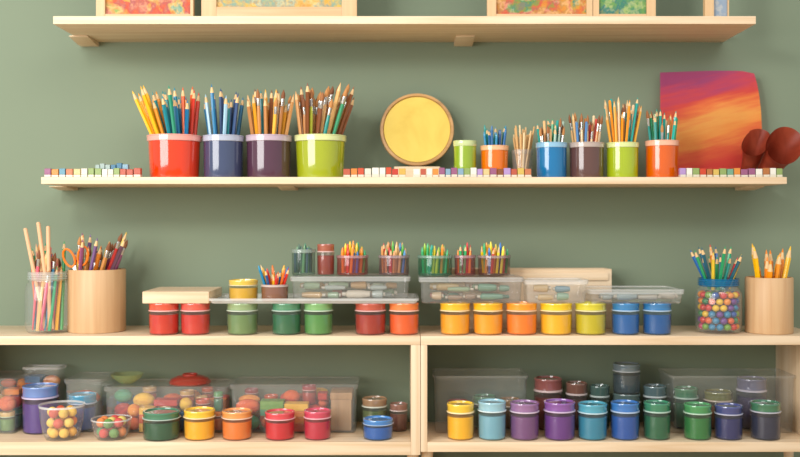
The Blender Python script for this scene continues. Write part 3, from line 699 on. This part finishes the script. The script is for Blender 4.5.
pile(-40, 13, -.152, -.026, ZD + .0035, ZD + .134, MIX, 'in the end bin', 8)
jars([(22, 59, 383, '#5c428c', 'purple', '#5a78b4')], ZD, -.125, 'beside the clear bins', 'large purple jar')
bin_(22, 60, ZD, .160, -.068, -.012, 'narrow tall clear bin with bright felt inside', lid=False, mat=HAZE)
pile(24.5, 58, -.064, -.016, ZD + .0035, ZD + .165, MIX, 'in the narrow bin', 3)
bin_(64, 101, ZD, .140, -.143, -.014, 'hazy clear bin with a blue jar and felt', lid=True, mat=HAZE, lidmat=CLEAR2)
jars([(68, 97, 392, '#3a64a0', 'muted blue', '#3a86a8')], ZD + .0035, -.108, 'inside the hazy bin', 'blue jar in the hazy bin')
pile(68, 98, -.064, -.018, ZD + .0035, ZD + .13, MIX, 'in the hazy bin', 6)
bin_(230, 357, ZD, .128, -.152, -.018, 'wide low clear plastic bin with mixed craft supplies', lid=True, mat=HAZE, lidmat=CLEAR2)
pile(234, 326, -.146, -.018, ZD + .0035, ZD + .119, [RED[2], RED[0], GRN[1], RED[1], RED[4], GRN[0], RED[3]], 'in the wide bin', 15)
def gift(x0, x1, ytop, y0, y1, col, label, zb=None):
    zb = ZD if zb is None else zb
    xa, xb = X(x0, y0), X(x1, y0); w = xb - xa; d = y1 - y0; h = Z(ytop, y0) - zb
    root = empty('cardboard_box', ((xa + xb) / 2, (y0 + y1) / 2, zb), label, 'box', 'small boxes in the cabinet')
    mt = col if not isinstance(col, str) else plastic(col, .6, .0)
    add('box_body', box(w - .004, d - .004, h - .012, 'box_body', mt, .0015), parent=root)
    add('box_lid', box(w, d, .018, 'box_lid', mt, .0015), (0, 0, h - .018 + .0002), parent=root)
gift(330, 352, 393, -.135, -.045, wood('#a88058', '#926c48', 2), 'brown wooden box inside the clear bin', zb=ZD + .0035)
jars([(361, 388, 396, '#627244', 'olive green', '#8a6a4a'), (389, 408, 402, '#744636', 'brown')], ZD, -.11, 'behind the blue jar', 'olive and brown jars in the cabinet')

# ---------------------------------------------------------------- lights
w = bpy.data.worlds.new('world'); scene.world = w; w.use_nodes = True
bg = w.node_tree.nodes['Background']; bg.inputs[0].default_value = (0.975, 0.99, 1.0, 1); bg.inputs[1].default_value = 0.62
def area(name, loc, target, sx, sy, power, col=(1, 1, 1)):
    ld = bpy.data.lights.new(name, 'AREA'); ld.shape = 'RECTANGLE'; ld.size = sx; ld.size_y = sy; ld.energy = power; ld.color = col
    o = bpy.data.objects.new(name, ld); COL.objects.link(o); o.location = loc
    o.rotation_euler = (Vector(target) - Vector(loc)).to_track_quat('-Z', 'Y').to_euler(); return o
area('window_light', (-2.3, -2.8, 1.4), (0, 0, .7), 2.2, 2.0, 102, (1, .99, .975))
area('right_fill_light', (1.0, -2.4, 2.3), (0.3, 0, .6), 1.6, 1.2, 28, (1, .985, .965))  # added fill to brighten the right side, no actual ceiling fixture
area('highlight_light', (-0.9, -2.3, 1.7), (0, -.1, .6), .32, .32, 18, (1, .99, .97))  # small added source for glossy highlights on the jars, no actual pendant
# ---------------------------------------------------------------- camera
cd = bpy.data.cameras.new('camera'); cam = bpy.data.objects.new('camera', cd); COL.objects.link(cam)
cam.location = (0, CY, ZC); cam.rotation_euler = (math.radians(90), 0, 0)
cd.sensor_width = 36; cd.lens = F / 800 * 36; cd.shift_y = -(228.5 - HY) / 800
cd.dof.use_dof = True; cd.dof.focus_distance = 2.50; cd.dof.aperture_fstop = 1.1
scene.camera = cam
scene.view_settings.view_transform = 'Standard'
